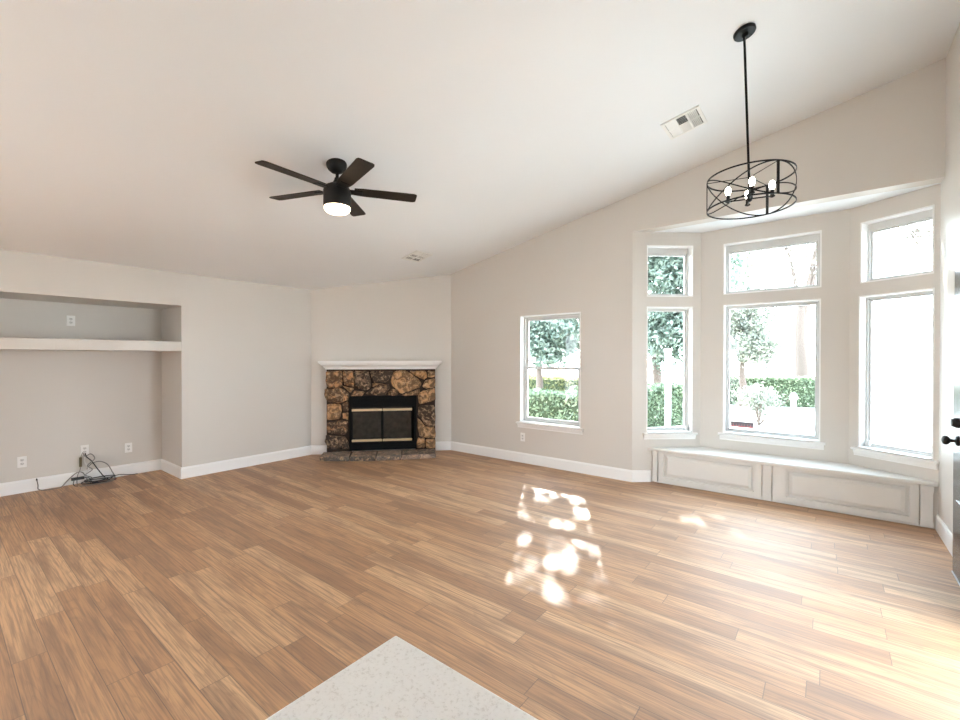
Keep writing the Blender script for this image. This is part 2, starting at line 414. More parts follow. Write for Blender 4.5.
wall('wall_bay_center', F_BC, 0, F_BC.L, lambda t: ZBAY, wx, [OB['cw'], OB['cu']], mitre=(-0.055, 0.055))
wall('wall_bay_right', F_BR, 0, F_BR.L, lambda t: ZBAY, wx, [OB['rw'], OB['ru']], mitre=(0.06, 0))
DOORWAY = (3.365 - 0.93, 3.365)
wall('wall_right', F_RIGHT, 0, F_RIGHT.L, lambda t: ceil_z(XR), wx, [(5.30 - DOORWAY[1], 5.30 - DOORWAY[0], 0.0, 2.06)])
F_BACK = Fr((XR, YBACK), (XL, YBACK))
BACK_OPEN = (2.8, 3.8, 0.0, 2.10)  # unseen opening added behind the camera for fill light
wall('wall_back', F_BACK, 0, F_BACK.L, lambda t: ceil_z(XR - t), wx, [BACK_OPEN])
sb = MB(); sb.prism([(XE - .15, YR + wx), (XR + .15, YR + wx), (XR + .15, YH + wx), (XG + .12, YF + .2), (XF - .12, YF + .2)], ZBAY, ZBAY + 0.25)
sb.prism([(XE, YR + 0.001), (XR, YR + 0.001), (XR, YR + wx), (XE, YR + wx)], ZBAY + 0.0005, ZBAY + 0.02)
props(sb.build('ceiling_bay', M['ceiling'], origin=(0, 0, 0)), kind='structure')

# baseboards
def baseboard(name, fr, t0, t1, h=0.135, th=0.016, m0=0, m1=0):
    prof = [(0, 0), (th, 0), (th, h - 0.02), (th * 0.75, h - 0.012), (th * 0.55, h - 0.004), (th * 0.3, h), (0, h)]
    mb = MB()
    mb.loft([[fr(t0 + m0 * o, o, z) for o, z in prof], [fr(t1 + m1 * o, o, z) for o, z in prof]])
    return props(mb.build(name, M['trim'], origin=(0, 0, 0)), kind='structure')
k45 = math.tan(R(22.5))
baseboard('baseboard_left', F_LEFT, NICHE_Y - YBACK, F_LEFT.L, m0=-1, m1=-k45)
baseboard('baseboard_niche', F_NICHE, 0, F_NICHE.L, m1=-1)
F_NS = Fr((XL - NICHE_D, NICHE_Y), (XL, NICHE_Y))
baseboard('baseboard_niche_side', F_NS, 0, F_NS.L, m0=1, m1=1)
baseboard('baseboard_fireplace_left', F_DIAG, 0, 0.225, m0=k45)
baseboard('baseboard_fireplace_right', F_DIAG, 1.845, F_DIAG.L, m1=-k45)
baseboard('baseboard_window', F_WIN, 0, XE - XD, m0=k45, m1=0.38)
baseboard('baseboard_bay_left', F_BL, 0, 0.215, m0=-0.38)
baseboard('baseboard_right', F_RIGHT, 0.045, 5.30 - DOORWAY[1] - 0.06)

# ------------------------------------------------------------------ windows
def frame_boxes(mb, fr, t0, t1, z0, z1, b, o0, o1, bt=None, bb=None):
    bt = b if bt is None else bt; bb = b if bb is None else bb
    mb.box((t0, o0, z0), (t0 + b, o1, z1), fr); mb.box((t1 - b, o0, z0), (t1, o1, z1), fr)
    mb.box((t0 + b, o0, z1 - bt), (t1 - b, o1, z1), fr); mb.box((t0 + b, o0, z0), (t1 - b, o1, z0 + bb), fr)
def make_window(name, fr, op, style='fixed', sill=False, latch=None, head=None):
    t0, t1, z0, z1 = op; tc = (t0 + t1) / 2
    root = empty(name, fr(tc, -0.1, z0), kind='structure')
    li = MB(); e = 0.012; d = 0.148
    li.box((t0, -d, z0), (t0 + e, 0.002, z1), fr); li.box((t1 - e, -d, z0), (t1, 0.002, z1), fr)
    li.box((t0 + e, -d, z1 - e), (t1 - e, 0.002, z1), fr); li.box((t0 + e, -d, z0), (t1 - e, 0.002, z0 + e), fr)
    li.build('jamb_liner', M['trim'], root)
    a0, a1, b0, b1 = t0 + e, t1 - e, z0 + e, z1 - e
    if style == 'hung':
        f = MB(); frame_boxes(f, fr, a0, a1, b0, b1, 0.022, -0.146, -0.075); f.build('frame', M['vinyl'], root, bevel=0.002)
        zm = 1.298
        up = MB(); frame_boxes(up, fr, a0 + .022, a1 - .022, zm - .018, b1 - .022, 0.036, -0.135, -0.112); up.build('upper_sash', M['vinyl'], root, bevel=0.003)
        lo = MB(); frame_boxes(lo, fr, a0 + .022, a1 - .022, b0 + .022, zm + .018, 0.036, -0.108, -0.080); lo.build('lower_sash', M['vinyl'], root, bevel=0.003)
        g = MB(); g.box((a0 + .045, -0.126, zm), (a1 - .045, -0.122, b1 - .045), fr); g.build('pane', M['glass'], root)
        g = MB(); g.box((a0 + .052, -0.096, b0 + .052), (a1 - .052, -0.092, zm - .012), fr); g.build('pane', M['glass'], root)
        k = MB(); k.box((tc - .03, -0.082, zm + .016), (tc + .03, -0.098, zm + .03), fr); k.build('latch', M['vinyl'], root, bevel=0.003)
    else:
        f = MB(); frame_boxes(f, fr, a0, a1, b0, b1, 0.018, -0.146, -0.088, bt=head or 0.020); f.build('frame', M['vinyl'], root, bevel=0.002)
        s = MB(); hb = head or 0.020
        frame_boxes(s, fr, a0 + .018, a1 - .018, b0 + .018, b1 - hb, 0.017, -0.136, -0.104); s.build('sash', M['vinyl'], root, bevel=0.003)
        g = MB(); g.box((a0 + .032, -0.124, b0 + .032), (a1 - .032, -0.120, b1 - hb - .013), fr); g.build('pane', M['glass'], root)
    if latch is not None:
        tl = t0 + .045 if latch < 0 else t1 - .045
        k = MB(); k.box((tl - .016, -0.095, z0 + .020), (tl + .016, -0.055, z0 + .075), fr)
        k.tube([fr(tl, -0.06, z0 + .06), fr(tl, -0.035, z0 + .085), fr(tl, -0.03, z0 + .055)], 0.006, 8)
        k.build('latch', M['vinyl'], root, bevel=0.004)
    if sill:
        s0, s1 = t0 - 0.042, t1 + 0.042
        st = MB(); prof = [(-0.02, z0 - .02), (0.022, z0 - .02), (0.034, z0 - .014), (0.04, z0 - .004), (0.036, z0 + .004), (-0.02, z0 + .004)]
        st.loft([[fr(s0, o, z) for o, z in prof], [fr(s1, o, z) for o, z in prof]])
        # only the room side of the stool stands proud of the wall
        st2 = MB(); prof = [(0.001, z0 - .02), (0.026, z0 - .02), (0.038, z0 - .014), (0.043, z0 - .005), (0.040, z0 + .004), (0.001, z0 + .004)]
        st2.loft([[fr(s0, o, z) for o, z in prof], [fr(s1, o, z) for o, z in prof]])
        ap = [(0.001, z0 - .072), (0.010, z0 - .072), (0.012, z0 - .055), (0.020, z0 - .040), (0.026, z0 - .02), (0.001, z0 - .02)]
        st2.loft([[fr(s0 + .012, o, z) for o, z in ap], [fr(s1 - .012, o, z) for o, z in ap]])
        st2.box((t0 + e, -0.088, z0 + e), (t1 - e, 0.04, z0 + e + .004), fr)
        st2.build('sill', M['trim'], root)
    return root
make_window('window_1', F_WIN, (W1[0] - XD, W1[1] - XD, W1[2], W1[3]), 'hung', sill=True)
make_window('window_2', F_BL, OB['lw'], sill=True, latch=1)
make_window('window_3', F_BL, OB['lu'], head=0.07)
make_window('window_4', F_BC, OB['cw'], sill=True)
make_window('window_5', F_BC, OB['cu'], head=0.07)
make_window('window_6', F_BR, OB['rw'], sill=True, latch=-1)
make_window('window_7', F_BR, OB['ru'], head=0.07)
for i, (fr, op) in enumerate([(F_WIN, (W1[0] - XD, W1[1] - XD, W1[2], W1[3])), (F_BL, OB['lw']), (F_BL, OB['lu']), (F_BC, OB['cw']), (F_BC, OB['cu']), (F_BR, OB['rw']), (F_BR, OB['ru'])]):
    portal('daylight_portal', fr((op[0] + op[1]) / 2, -0.17, (op[2] + op[3]) / 2), op[1] - op[0], op[3] - op[2], fr.n)
portal('daylight_portal', F_BACK((BACK_OPEN[0] + BACK_OPEN[1]) / 2, -0.17, 1.05), BACK_OPEN[1] - BACK_OPEN[0], 2.1, F_BACK.n)
portal('daylight_portal', (XL - NICHE_D - 0.02, (SIDE_FILL_OPEN[0] + SIDE_FILL_OPEN[1]) / 2, SIDE_FILL_OPEN[2] / 2), SIDE_FILL_OPEN[1] - SIDE_FILL_OPEN[0], SIDE_FILL_OPEN[2], (1, 0, 0))
portal('daylight_portal', (XR + 0.17, sum(DOORWAY) / 2, 1.03), 0.93, 2.06, (-1, 0, 0))

# ------------------------------------------------------------------ entry door, folded back against the right wall
DX0, DX1, DY0, DY1 = 0.663, 0.707, 3.375, 4.279
dr = empty('door_1', (0.685, DY0, 0.012), kind='structure')
d = MB(); d.box((DX0, DY0, 0.012), (DX1, DY1, 2.04)); d.build('door_leaf', M['door'], dr, bevel=0.002)
d = MB()
for z0, z1 in ((0.22, 0.52), (0.66, 0.86), (1.10, 1.88)):
    for y0, y1 in ((DY0 + .12, DY0 + .40), (DY1 - .40, DY1 - .12)):
        for q in (0, 1):
            i = q * 0.022
            d.box((DX0 - .008 + q * .003, y0 + i, z0 + i), (DX0 + .002, y1 - i, z1 - i))
d.build('raised_panel', M['door'], dr, bevel=0.004)
d = MB(); d.box((DX0 - .004, DY0, 0.003), (DX1 + .002, DY1, 0.014)); d.build('door_sweep', M['vinyl'], dr)
KY = 4.145
d = MB(); d.lathe((DX0, KY, 0.905), [(0.033, 0), (0.033, .006), (0.028, .010), (0.011, .012), (0.011, .034), (0.020, .040), (0.028, .050), (0.029, .060), (0.024, .069), (0.010, .074)], 24, (-1, 0, 0))
d.build('handle', M['black'], dr, smooth=True)
d = MB(); d.lathe((DX0, KY, 1.022), [(0.033, 0), (0.033, .012), (0.026, .022), (0.024, .030), (0.004, .031)], 24, (-1, 0, 0))
d.build('deadbolt', M['black'], dr, smooth=True)
for z in (0.25, 1.05, 1.85):
    d = MB(); d.tube([(DX1 + .004, DY0 - .006, z - .05), (DX1 + .004, DY0 - .006, z + .05)], 0.007, 10); d.build('hinge', M['black'], dr)

# ------------------------------------------------------------------ niche ledge
nl = MB(); nl.box((XL - NICHE_D + .001, NICHE_Y0 + .001, 1.516), (XL - 0.001, NICHE_Y - .001, 1.627))
props(nl.build('niche_shelf', M['wall'], bevel=0.004), 'thick painted ledge running across the wide recess in the left wall', 'shelf')

# ------------------------------------------------------------------ fireplace
FD = F_DIAG
fp = empty('fireplace', FD(1.035, 0.1, 0), 'corner fireplace with brown fieldstone surround, white mantel and black glass doors', 'fireplace')
def zt(px, py):                                    # photo zoom crop -> wall plane (t, z)
    x = 300 + px / 5.5375; y = 340 + py / 5.5375
    q = Vector((math.sin(R(-38.37)), math.cos(R(-38.37)), 0)); rt = Vector((q.y, -q.x, 0))
    ray = q + rt * ((x - 480) / 439.28) + Vector((0, 0, -1)) * ((y - 357.1) / 439.28)
    P0 = FD(0, 0.16, 0); s = (P0 - Vector((0, 0, CAM_H))).dot(FD.n) / ray.dot(FD.n)
    P = Vector((0, 0, CAM_H)) + ray * s
    return (P - FD.A).dot(FD.t), P.z
OT0, OT1, OZ0, OZ1 = 0.569, 1.543, 0.07, 0.872
ST0, ST1, SZ1 = 0.232, 1.836, 1.268
STONES = [[(145, 172), (232, 172), (235, 220), (230, 262), (150, 262), (142, 220)], [(240, 172), (290, 172), (298, 220), (296, 262), (240, 245)],
 [(297, 172), (375, 172), (385, 215), (395, 262), (355, 282), (305, 262)], [(385, 172), (515, 172), (512, 205), (470, 235), (405, 235)],
 [(525, 172), (590, 172), (640, 205), (672, 240), (660, 265), (600, 285), (560, 300), (525, 270), (500, 235)], [(598, 172), (700, 172), (704, 205), (685, 222)],
 [(708, 172), (748, 172), (748, 205), (708, 208)], [(140, 272), (225, 268), (265, 295), (268, 330), (215, 352), (150, 340), (136, 300)],
 [(230, 252), (298, 270), (275, 296)], [(300, 278), (355, 290), (345, 310), (292, 318), (280, 310)],
 [(362, 300), (400, 270), (440, 250), (490, 248), (500, 265), (480, 290), (470, 310), (420, 308)], [(400, 240), (465, 242), (440, 247), (400, 262)],
 [(488, 290), (510, 270), (540, 280), (540, 308), (490, 310)], [(560, 305), (620, 288), (665, 270), (655, 305), (625, 318), (580, 312)],
 [(690, 228), (748, 212), (748, 262), (700, 270), (678, 262)], [(668, 290), (700, 278), (748, 268), (748, 338), (660, 358), (655, 310)],
 [(148, 352), (225, 360), (228, 400), (218, 440), (150, 448), (145, 400)], [(235, 345), (265, 340), (266, 395), (235, 395)],
 [(235, 402), (266, 402), (266, 445), (235, 440)], [(150, 455), (222, 448), (264, 452), (262, 500), (245, 530), (150, 518), (146, 480)],
 [(145, 530), (245, 538), (268, 575), (268, 605), (150, 605), (135, 565)], [(655, 365), (748, 365), (748, 480), (690, 470), (655, 420)],
 [(652, 430), (690, 478), (748, 488), (748, 545), (665, 538), (650, 490)], [(648, 545), (690, 545), (690, 600), (648, 600)], [(697, 550), (748, 552), (748, 600), (697, 600)]]
bk = MB()
bk.box((ST0 + .01, 0.001, 0.0), (OT0 + .012, 0.125, SZ1), FD, 1); bk.box((OT1 - .012, 0.001, 0.0), (ST1 - .01, 0.125, SZ1), FD, 1)
bk.box((OT0 + .012, 0.001, OZ1 - .012), (OT1 - .012, 0.125, SZ1), FD, 1)
for k, poly in enumerate(STONES):
    pts = [zt(*p) for p in poly]; cx = sum(p[0] for p in pts) / len(pts); cz = sum(p[1] for p in pts) / len(pts)
    # smooth the outline, then dome the face
    n = len(pts); out = []
    for i in range(n):
        a, b = pts[i], pts[(i + 1) % n]
        for u in (0.12, 0.5, 0.88):
            jit = 0.006
            out.append((a[0] + (b[0] - a[0]) * u + random.uniform(-jit, jit), a[1] + (b[1] - a[1]) * u + random.uniform(-jit, jit)))
    dep = random.uniform(0.155, 0.185); tilt = random.uniform(-0.12, 0.12); tilt2 = random.uniform(-0.12, 0.12)
    rings = []
    for sc, oo in ((1.03, 0.11), (1.03, dep - .03), (0.98, dep - .014), (0.88, dep - .004), (0.55, dep + .004), (0.2, dep + .005)):
        rings.append([FD(cx + (x - cx) * sc, oo + (tilt * (x - cx) + tilt2 * (z - cz) + random.uniform(-.005, .005) if oo > .12 else 0), cz + (z - cz) * sc) for x, z in out])
    bk.loft(rings)
bk.build('stone_surround', [M['stone'], M['mortar']], fp, smooth=True)
# mantel: crown profile mitred at both ends
mb = MB()
rings = []
for ext, off, z in ((0.0, 0.192, 1.266), (0.0, 0.196, 1.288), (0.016, 0.212, 1.290), (0.018, 0.214, 1.302), (0.030, 0.232, 1.318), (0.050, 0.258, 1.334), (0.052, 0.260, 1.346), (0.070, 0.276, 1.348), (0.072, 0.278, 1.360), (0.080, 0.296, 1.363), (0.080, 0.296, 1.389)):
    rings.append([FD(ST0 - ext, 0.001, z), FD(ST1 + ext, 0.001, z), FD(ST1 + ext, off, z), FD(ST0 - ext, off, z)])
mb.loft(rings); mb.build('mantel_shelf', M['trim'], fp)
# hearth slab of flagstones
hp = [(0.215, 0.19), (0.205, 0.30), (0.20, 0.40), (0.225, 0.455), (0.34, 0.49), (0.55, 0.535), (0.80, 0.565), (1.00, 0.575), (1.25, 0.578), (1.5, 0.57), (1.70, 0.555), (1.79, 0.54), (1.81, 0.45), (1.815, 0.30), (1.81, 0.19)]
cuts = [0.20, 0.62, 0.98, 1.33, 1.82]
def front(t):
    fp_ = hp[3:12]
    for (a, b), (c, d_) in zip(fp_, fp_[1:]):
        if a <= t <= c: return b + (d_ - b) * (t - a) / (c - a)
    return 0.455 if t < 0.3 else 0.54
hb = MB(); hb.box((0.24, 0.128, 0.0), (1.79, 0.44, 0.045), FD, 1)
for a, b in zip(cuts, cuts[1:]):
    ts = [a + .006 + (b - a - .012) * i / 5 for i in range(6)]
    pl = [(t, 0.19) for t in ts] + [(t, front(t) + random.uniform(-.012, .012)) for t in reversed(ts)]
    cx = sum(p[0] for p in pl) / len(pl); cy = sum(p[1] for p in pl) / len(pl)
    hb.loft([[FD(cx + (x - cx) * s, cy + (y - cy) * s, z + random.uniform(-.003, .003) * (z > .01)) for x, y in pl] for s, z in ((.985, 0.002), (1.0, 0.02), (1.0, 0.052), (0.975, 0.068), (0.6, 0.071))])
hb.build('hearth', [M['hearth'], M['mortar']], fp, smooth=True)
# firebox and glass doors
fb = MB()
frame_boxes(fb, FD, OT0, OT1, OZ0, OZ1, 0.035, 0.10, 0.165, bt=0.16, bb=0.11)
fb.box((OT0 + .03, 0.02, OZ0 + .03), (OT1 - .03, 0.06, OZ1 - .03), FD)
fb.box((1.036, 0.12, OZ0 + .1), (1.048, 0.168, OZ1 - .15), FD)
for z in (OZ0 + .03, OZ0 + .055, OZ1 - .05, OZ1 - .075, OZ1 - .1): fb.box((OT0 + .06, 0.16, z), (OT1 - .06, 0.168, z + .012), FD)
fb.build('firebox_frame', M['firebox'], fp, bevel=0.002)
for t0, t1 in ((0.604, 1.037), (1.047, 1.478)):
    g = MB(); g.box((t0, 0.135, 0.185), (t1, 0.145, 0.705), FD); gd = g.build('glass_door', M['fireglass'], fp)
    for z in (0.213, 0.664):
        b = MB(); b.box((t0, 0.140, z - .017), (t1, 0.172, z + .017), FD); b.build('brass_bar', M['brass'], gd, bevel=0.004)
    for tt in (t0, t1 - .012):
        b = MB(); b.box((tt, 0.138, 0.23), (tt + .012, 0.160, 0.647), FD); b.build('door_stile', M['firebox'], gd)

# ------------------------------------------------------------------ ceiling fan
FX, FY = -3.155, 2.101; FZ = ceil_z(FX); CN = Vector((SLOPE, 0, -1)).normalized()   # ceiling normal pointing down
fan = empty('ceiling_fan', (FX, FY, FZ), 'black five-blade ceiling fan with glowing round light', 'fan')
b = MB(); b.lathe((FX - SLOPE * .05, FY, FZ + .002), [(0.078, 0), (0.082, .012), (0.080, .032), (0.070, .054), (0.050, .074), (0.024, .086), (0.004, .089)], 32, CN + Vector((-.1, 0, 0)))
b.build('canopy', M['black'], fan, smooth=True)
b = MB(); b.tube([(FX, FY, FZ - .06), (FX, FY, 2.865)], 0.0135, 14); b.lathe((FX, FY, 2.862), [(0.034, 0), (0.034, .012), (0.026, .03), (0.02, .05), (0.014, .052)], 20)
b.build('downrod', M['black'], fan, smooth=True)
b = MB(); b.lathe((FX, FY, 2.672), [(0.106, 0), (0.109, .004), (0.109, .128), (0.105, .146), (0.092, .168), (0.060, .186), (0.030, .192), (0.004, .193)], 40)
b.build('motor_housing', M['black'], fan, smooth=True)
b = MB(); b.lathe((FX, FY, 2.672), [(0.102, 0), (0.103, -.012), (0.098, -.026), (0.083, -.040), (0.055, -.050), (0.02, -.054), (0.002, -.0545)], 40)
b.build('light_diffuser', M['lamp'], fan, smooth=True)
for k in range(5):
    a = R(-16 + 72 * k); u = Vector((math.cos(a), math.sin(a), 0)); v = Vector((-u.y, u.x, 0)); pit = R(-8.5)
    w = v * math.cos(pit) + Vector((0, 0, 1)) * math.sin(pit); nrm = u.cross(w).normalized()
    c0 = Vector((FX, FY, 2.815)); mb = MB()
    out = [(0.135, -.052), (0.20, -.060), (0.62, -.068), (0.642, -.060), (0.648, -.047), (0.648, .047), (0.642, .060), (0.62, .068), (0.20, .060), (0.135, .052)]
    mb.add([c0 + u * r_ + w * q + nrm * h for h in (-.004, .004) for r_, q in out], [tuple(range(9, -1, -1)), tuple(range(10, 20))] + [(i, (i + 1) % 10, 10 + (i + 1) % 10, 10 + i) for i in range(10)])
    bl = mb.build('blade', M['blade'], fan, bevel=0.002)
    br = MB(); fnb = lambda x, y, z: c0 + u * x + w * y + nrm * z
    br.box((0.085, -.035, -.012), (0.20, .035, -.004), fnb); br.build('blade_bracket', M['black'], bl, bevel=0.002)

# ------------------------------------------------------------------ drum pendant
PX, PY = -0.443, 3.374; PZ = ceil_z(PX)
pen = empty('pendant_light', (PX, PY, PZ), 'black open-cage drum pendant on a long rod near the bay window', 'pendant light')
PC = Vector((PX + 0.032, PY + 0.026, 0)); PR, PT, PB = 0.252, 2.642, 2.442
b = MB(); b.lathe((PX, PY, PZ + .001), [(0.066, 0), (0.066, .016), (0.062, .022), (0.02, .024), (0.016, .045), (0.004, .046)], 36, CN); b.build('canopy', M['chain'], pen, smooth=True)
b = MB(); b.tube([(PX, PY, PZ - .02), (PC.x, PC.y, PB + .06)], 0.0075, 12); b.build('rod', M['chain'], pen, smooth=True)
def ring_pts(z, n=72): return [(PC.x + PR * math.cos(2 * math.pi * i / n), PC.y + PR * math.sin(2 * math.pi * i / n), z) for i in range(n)]
for nm, z in (('top_ring', PT), ('bottom_ring', PB)):
    b = MB(); n = 72
    rr = [[(PC.x + (PR + dr_) * math.cos(2 * math.pi * i / n), PC.y + (PR + dr_) * math.sin(2 * math.pi * i / n), z + dz) for dr_, dz in ((-.0025, -.0045), (.0025, -.0045), (.0025, .0045), (-.0025, .0045))] for i in range(n + 1)]
    b.loft(rr, cap=False); b.build(nm, M['chain'], pen, smooth=True)
A0 = math.atan2(-0.13, -0.991) + R(5)
for k in range(3):
    a = A0 + R(120) * k
    b = MB(); ux = Vector((math.cos(a), math.sin(a), 0)); vx = Vector((-ux.y, ux.x, 0))
    fnb = lambda x, y, z: PC + ux * x + vx * y + Vector((0, 0, z))
    b.box((PR - .003, -.008, PB), (PR + .003, .008, PT), fnb); b.build('upright_bar', M['chain'], pen)
    for dirn in (0, 1):
        b = MB(); rr = []
        for i in range(25):
            f = i / 24; aa = a + R(120) * f; s_ = 0.5 - 0.5 * math.cos(math.pi * f)
            z = PB + (PT - PB) * (s_ if dirn else 1 - s_)
            rr.append([PC + Vector(((PR + q) * math.cos(aa), (PR + q) * math.sin(aa), z + h)) for q, h in ((-.002, -.004), (.002, -.004), (.002, .004), (-.002, .004))])
        b.loft(rr); b.build('cross_band', M['chain'], pen, smooth=True)
b = MB(); b.lathe((PC.x, PC.y, PB + .035), [(0.004, 0), (0.012, .006), (0.018, .02), (0.018, .05), (0.010, .06)], 20); b.build('hub', M['chain'], pen, smooth=True)
for k in range(4):
    a = A0 + R(90) * k; ux = Vector((math.cos(a), math.sin(a), 0)); e = PC + ux * 0.125
    b = MB(); b.tube([PC + ux * .01 + Vector((0, 0, PB + .055)), e + Vector((0, 0, PB + .055))], 0.0045, 8); ar = b.build('arm', M['chain'], pen)
    b = MB(); b.lathe((e.x, e.y, PB + .045), [(0.006, 0), (0.017, .006), (0.017, .012), (0.011, .014), (0.011, .050)], 16); b.build('socket', M['chain'], ar, smooth=True)
    b = MB(); b.lathe((e.x, e.y, PB + .095), [(0.008, 0), (0.013, .010), (0.017, .024), (0.017, .036), (0.014, .050), (0.006, .058), (0.002, .060)], 16); b.build('bulb', M['bulb'], ar, smooth=True)
for k in range(3):
    a = A0 + R(120) * k; b = MB(); b.tube([(PC.x, PC.y, PT - .002), (PC.x + PR * math.cos(a), PC.y + PR * math.sin(a), PT - .002)], 0.0025, 6); b.build('top_spoke', M['chain'], pen)

# ------------------------------------------------------------------ ceiling registers
def make_vent(cx, cy, w, h, label, tilts):
    cz = ceil_z(cx); tx = Vector((1, 0, SLOPE)).normalized(); ty = Vector((0, 1, 0)); c = Vector((cx, cy, cz))
    fn = lambda x, y, z: c + tx * x + ty * y + CN * z
    root = empty('ceiling_vent', c, label, 'vent', 'white ceiling air registers')
    b = MB(); b.box((-w / 2 + .012, -h / 2 + .012, 0.0005), (w / 2 - .012, h / 2 - .012, .002), fn); b.build('duct_shade_plate', M['duct'], root)  # flat dark plate, its colour stands in for shade inside the duct
    b = MB(); fw_ = 0.026
    for lo, hi in (((-w / 2, -h / 2, 0.001), (w / 2, -h / 2 + fw_, .010)), ((-w / 2, h / 2 - fw_, 0.001), (w / 2, h / 2, .010)), ((-w / 2, -h / 2, 0.001), (-w / 2 + fw_, h / 2, .010)), ((w / 2 - fw_, -h / 2, 0.001), (w / 2, h / 2, .010))): b.box(lo, hi, fn)
    cw = (w - 2 * fw_) / 3
    for i in (1, 2): b.box((-w / 2 + fw_ + cw * i - .006, -h / 2 + fw_, .001), (-w / 2 + fw_ + cw * i + .006, h / 2 - fw_, .010), fn)
    b.box((-w / 2 + fw_, -.006, .001), (w / 2 - fw_, .006, .010), fn)
    b.build('register_frame', M['vent'], root, bevel=0.002)
    for i in range(3):
        for j in range(2):
            x0 = -w / 2 + fw_ + cw * i + .006; x1 = x0 + cw - .012
            y0 = (-h / 2 + fw_) if j == 0 else .006; y1 = y0 + h / 2 - fw_ - .006
            mode, tl = tilts[i][j]; lv = MB(); n = 6
            for q in range(n):
                f = (q + .5) / n
                if mode == 'x': p, ax, ln = fn(x0 + (x1 - x0) * f, (y0 + y1) / 2, .007), ty, (y1 - y0) / 2; sd = tx
                else: p, ax, ln = fn((x0 + x1) / 2, y0 + (y1 - y0) * f, .007), tx, (x1 - x0) / 2; sd = ty
                dv = sd * math.cos(tl) + CN * math.sin(tl); nv = ax.cross(dv); hw = .0085
                lv.add([p + ax * sx * ln + dv * sy * hw + nv * sz * .0007 for sz in (-1, 1) for sx, sy in ((-1, -1), (1, -1), (1, 1), (-1, 1))],
                       [(3, 2, 1, 0), (4, 5, 6, 7), (0, 1, 5, 4), (1, 2, 6, 5), (2, 3, 7, 6), (3, 0, 4, 7)])
            lv.build('louver_bank', M['vent'], root)
    return root
make_vent(-0.992, 4.118, 0.31, 0.33, 'white ceiling register on the slope beside the pendant rod', [[('x', R(-20)), ('x', R(-20))], [('y', R(-26)), ('y', R(25))], [('x', R(42)), ('x', R(42))]])
make_vent(-4.31, 4.09, 0.30, 0.30, 'small white ceiling register high above the fireplace corner', [[('y', R(-15)), ('x', R(25))], [('y', R(-15)), ('y', R(-8))], [('x', R(-20)), ('x', R(15))]])

# ------------------------------------------------------------------ window bench
F_BE = Fr((-1.603, 5.235), (XR, 5.265)); BL = F_BE.L
bench = empty('window_bench', F_BE(BL / 2, -0.15, 0), 'long off-white built-in bench with raised panels under the bay windows', 'bench')
BT, BU = 0.403, 0.367
def bay_left(o): return 0.012 + (-o) * 1.0           # bench end runs along the angled left bay wall
def bxy(t, o): v = F_BE(t, o, 0); return (v.x, v.y)
b = MB()
pf = [bxy(-.036, .042), bxy(BL - .003, .042), (XR - .004, YH - .004), (XG - .004, YF - .005), (XF + .004, YF - .005)]
b.prism(pf, BU, BT); b.build('bench_top', M['bench'], bench, bevel=0.008)
b = MB(); b.prism([bxy(.032, -.02), bxy(BL - .025, -.02), (XG - .02, YF - .02), (XF + .02, YF - .02)], 0.0, BU - .002); b.build('bench_body', M['bench'], bench)
def pilaster(t0, t1):
    m = MB(); E_ = -.0195
    m.box((t0, E_, .062), (t1, .020, .312), F_BE); m.box((t0 - .004, E_, .312), (t1 + .004, .028, BU - .004), F_BE); m.box((t0 - .004, E_, .020), (t1 + .004, .025, .062), F_BE)
    w_ = t1 - t0
    for i in range(3): m.box((t0 + w_ * (i + .75) / 3.5 - .004, .0202, .075), (t0 + w_ * (i + .75) / 3.5 + .004, .023, .300), F_BE)
    m.build('pilaster', M['bench'], bench)
def panel(t0, t1, r0, r1):
    m = MB(); E_ = -.0195; z0, z1, q0, q1 = .024, BU - .006, .098, .318
    m.box((t0, E_, z0), (r0 - .03, .011, z1), F_BE); m.box((r1 + .03, E_, z0), (t1, .011, z1), F_BE)
    m.box((r0 - .03, E_, z0), (r1 + .03, .011, q0 - .022), F_BE); m.box((r0 - .03, E_, q1 + .018), (r1 + .03, .011, z1), F_BE)
    m.loft([[F_BE(t, o, z) for t, z in ((r0 - i, q0 - i), (r1 + i, q0 - i), (r1 + i, q1 + i), (r0 - i, q1 + i))] for o, i in ((-.0195, .004), (.0015, .004), (.014, -.022), (.0145, -.026))])
    m.build('raised_panel', M['bench'], bench)
pilaster(.022, .066); pilaster(1.094, 1.166); pilaster(2.226, 2.302)
panel(.085, 1.084, .165, .990); panel(1.178, 2.216, 1.315, 2.130)
b = MB(); b.box((.034, -.0195, 0.002), (BL - .028, -.006, .0175), F_BE); b.build('base_rail', M['bench'], bench)

# sticker on the centre pane
st = empty('window_sticker', F_BC(0.34, -0.117, 0.66), 'small red and grey sticker at the lower left corner of the center bay pane', 'sticker')
s = MB(); s.box((0.292, -0.1199, 0.650), (0.520, -0.119, 0.690), F_BC); s.build('red_band', M['sticker_red'], st)
s = MB()
for i in range(8): s.box((0.294 + i * .028, -0.1189, 0.668 - .002 * (i % 2)), (0.317 + i * .028, -0.1180, 0.712 + .003 * (i % 3)), F_BC)
s.box((0.292, -0.1199, 0.690), (0.520, -0.119, 0.718), F_BC)
s.build('print', M['sticker_grey'], st)

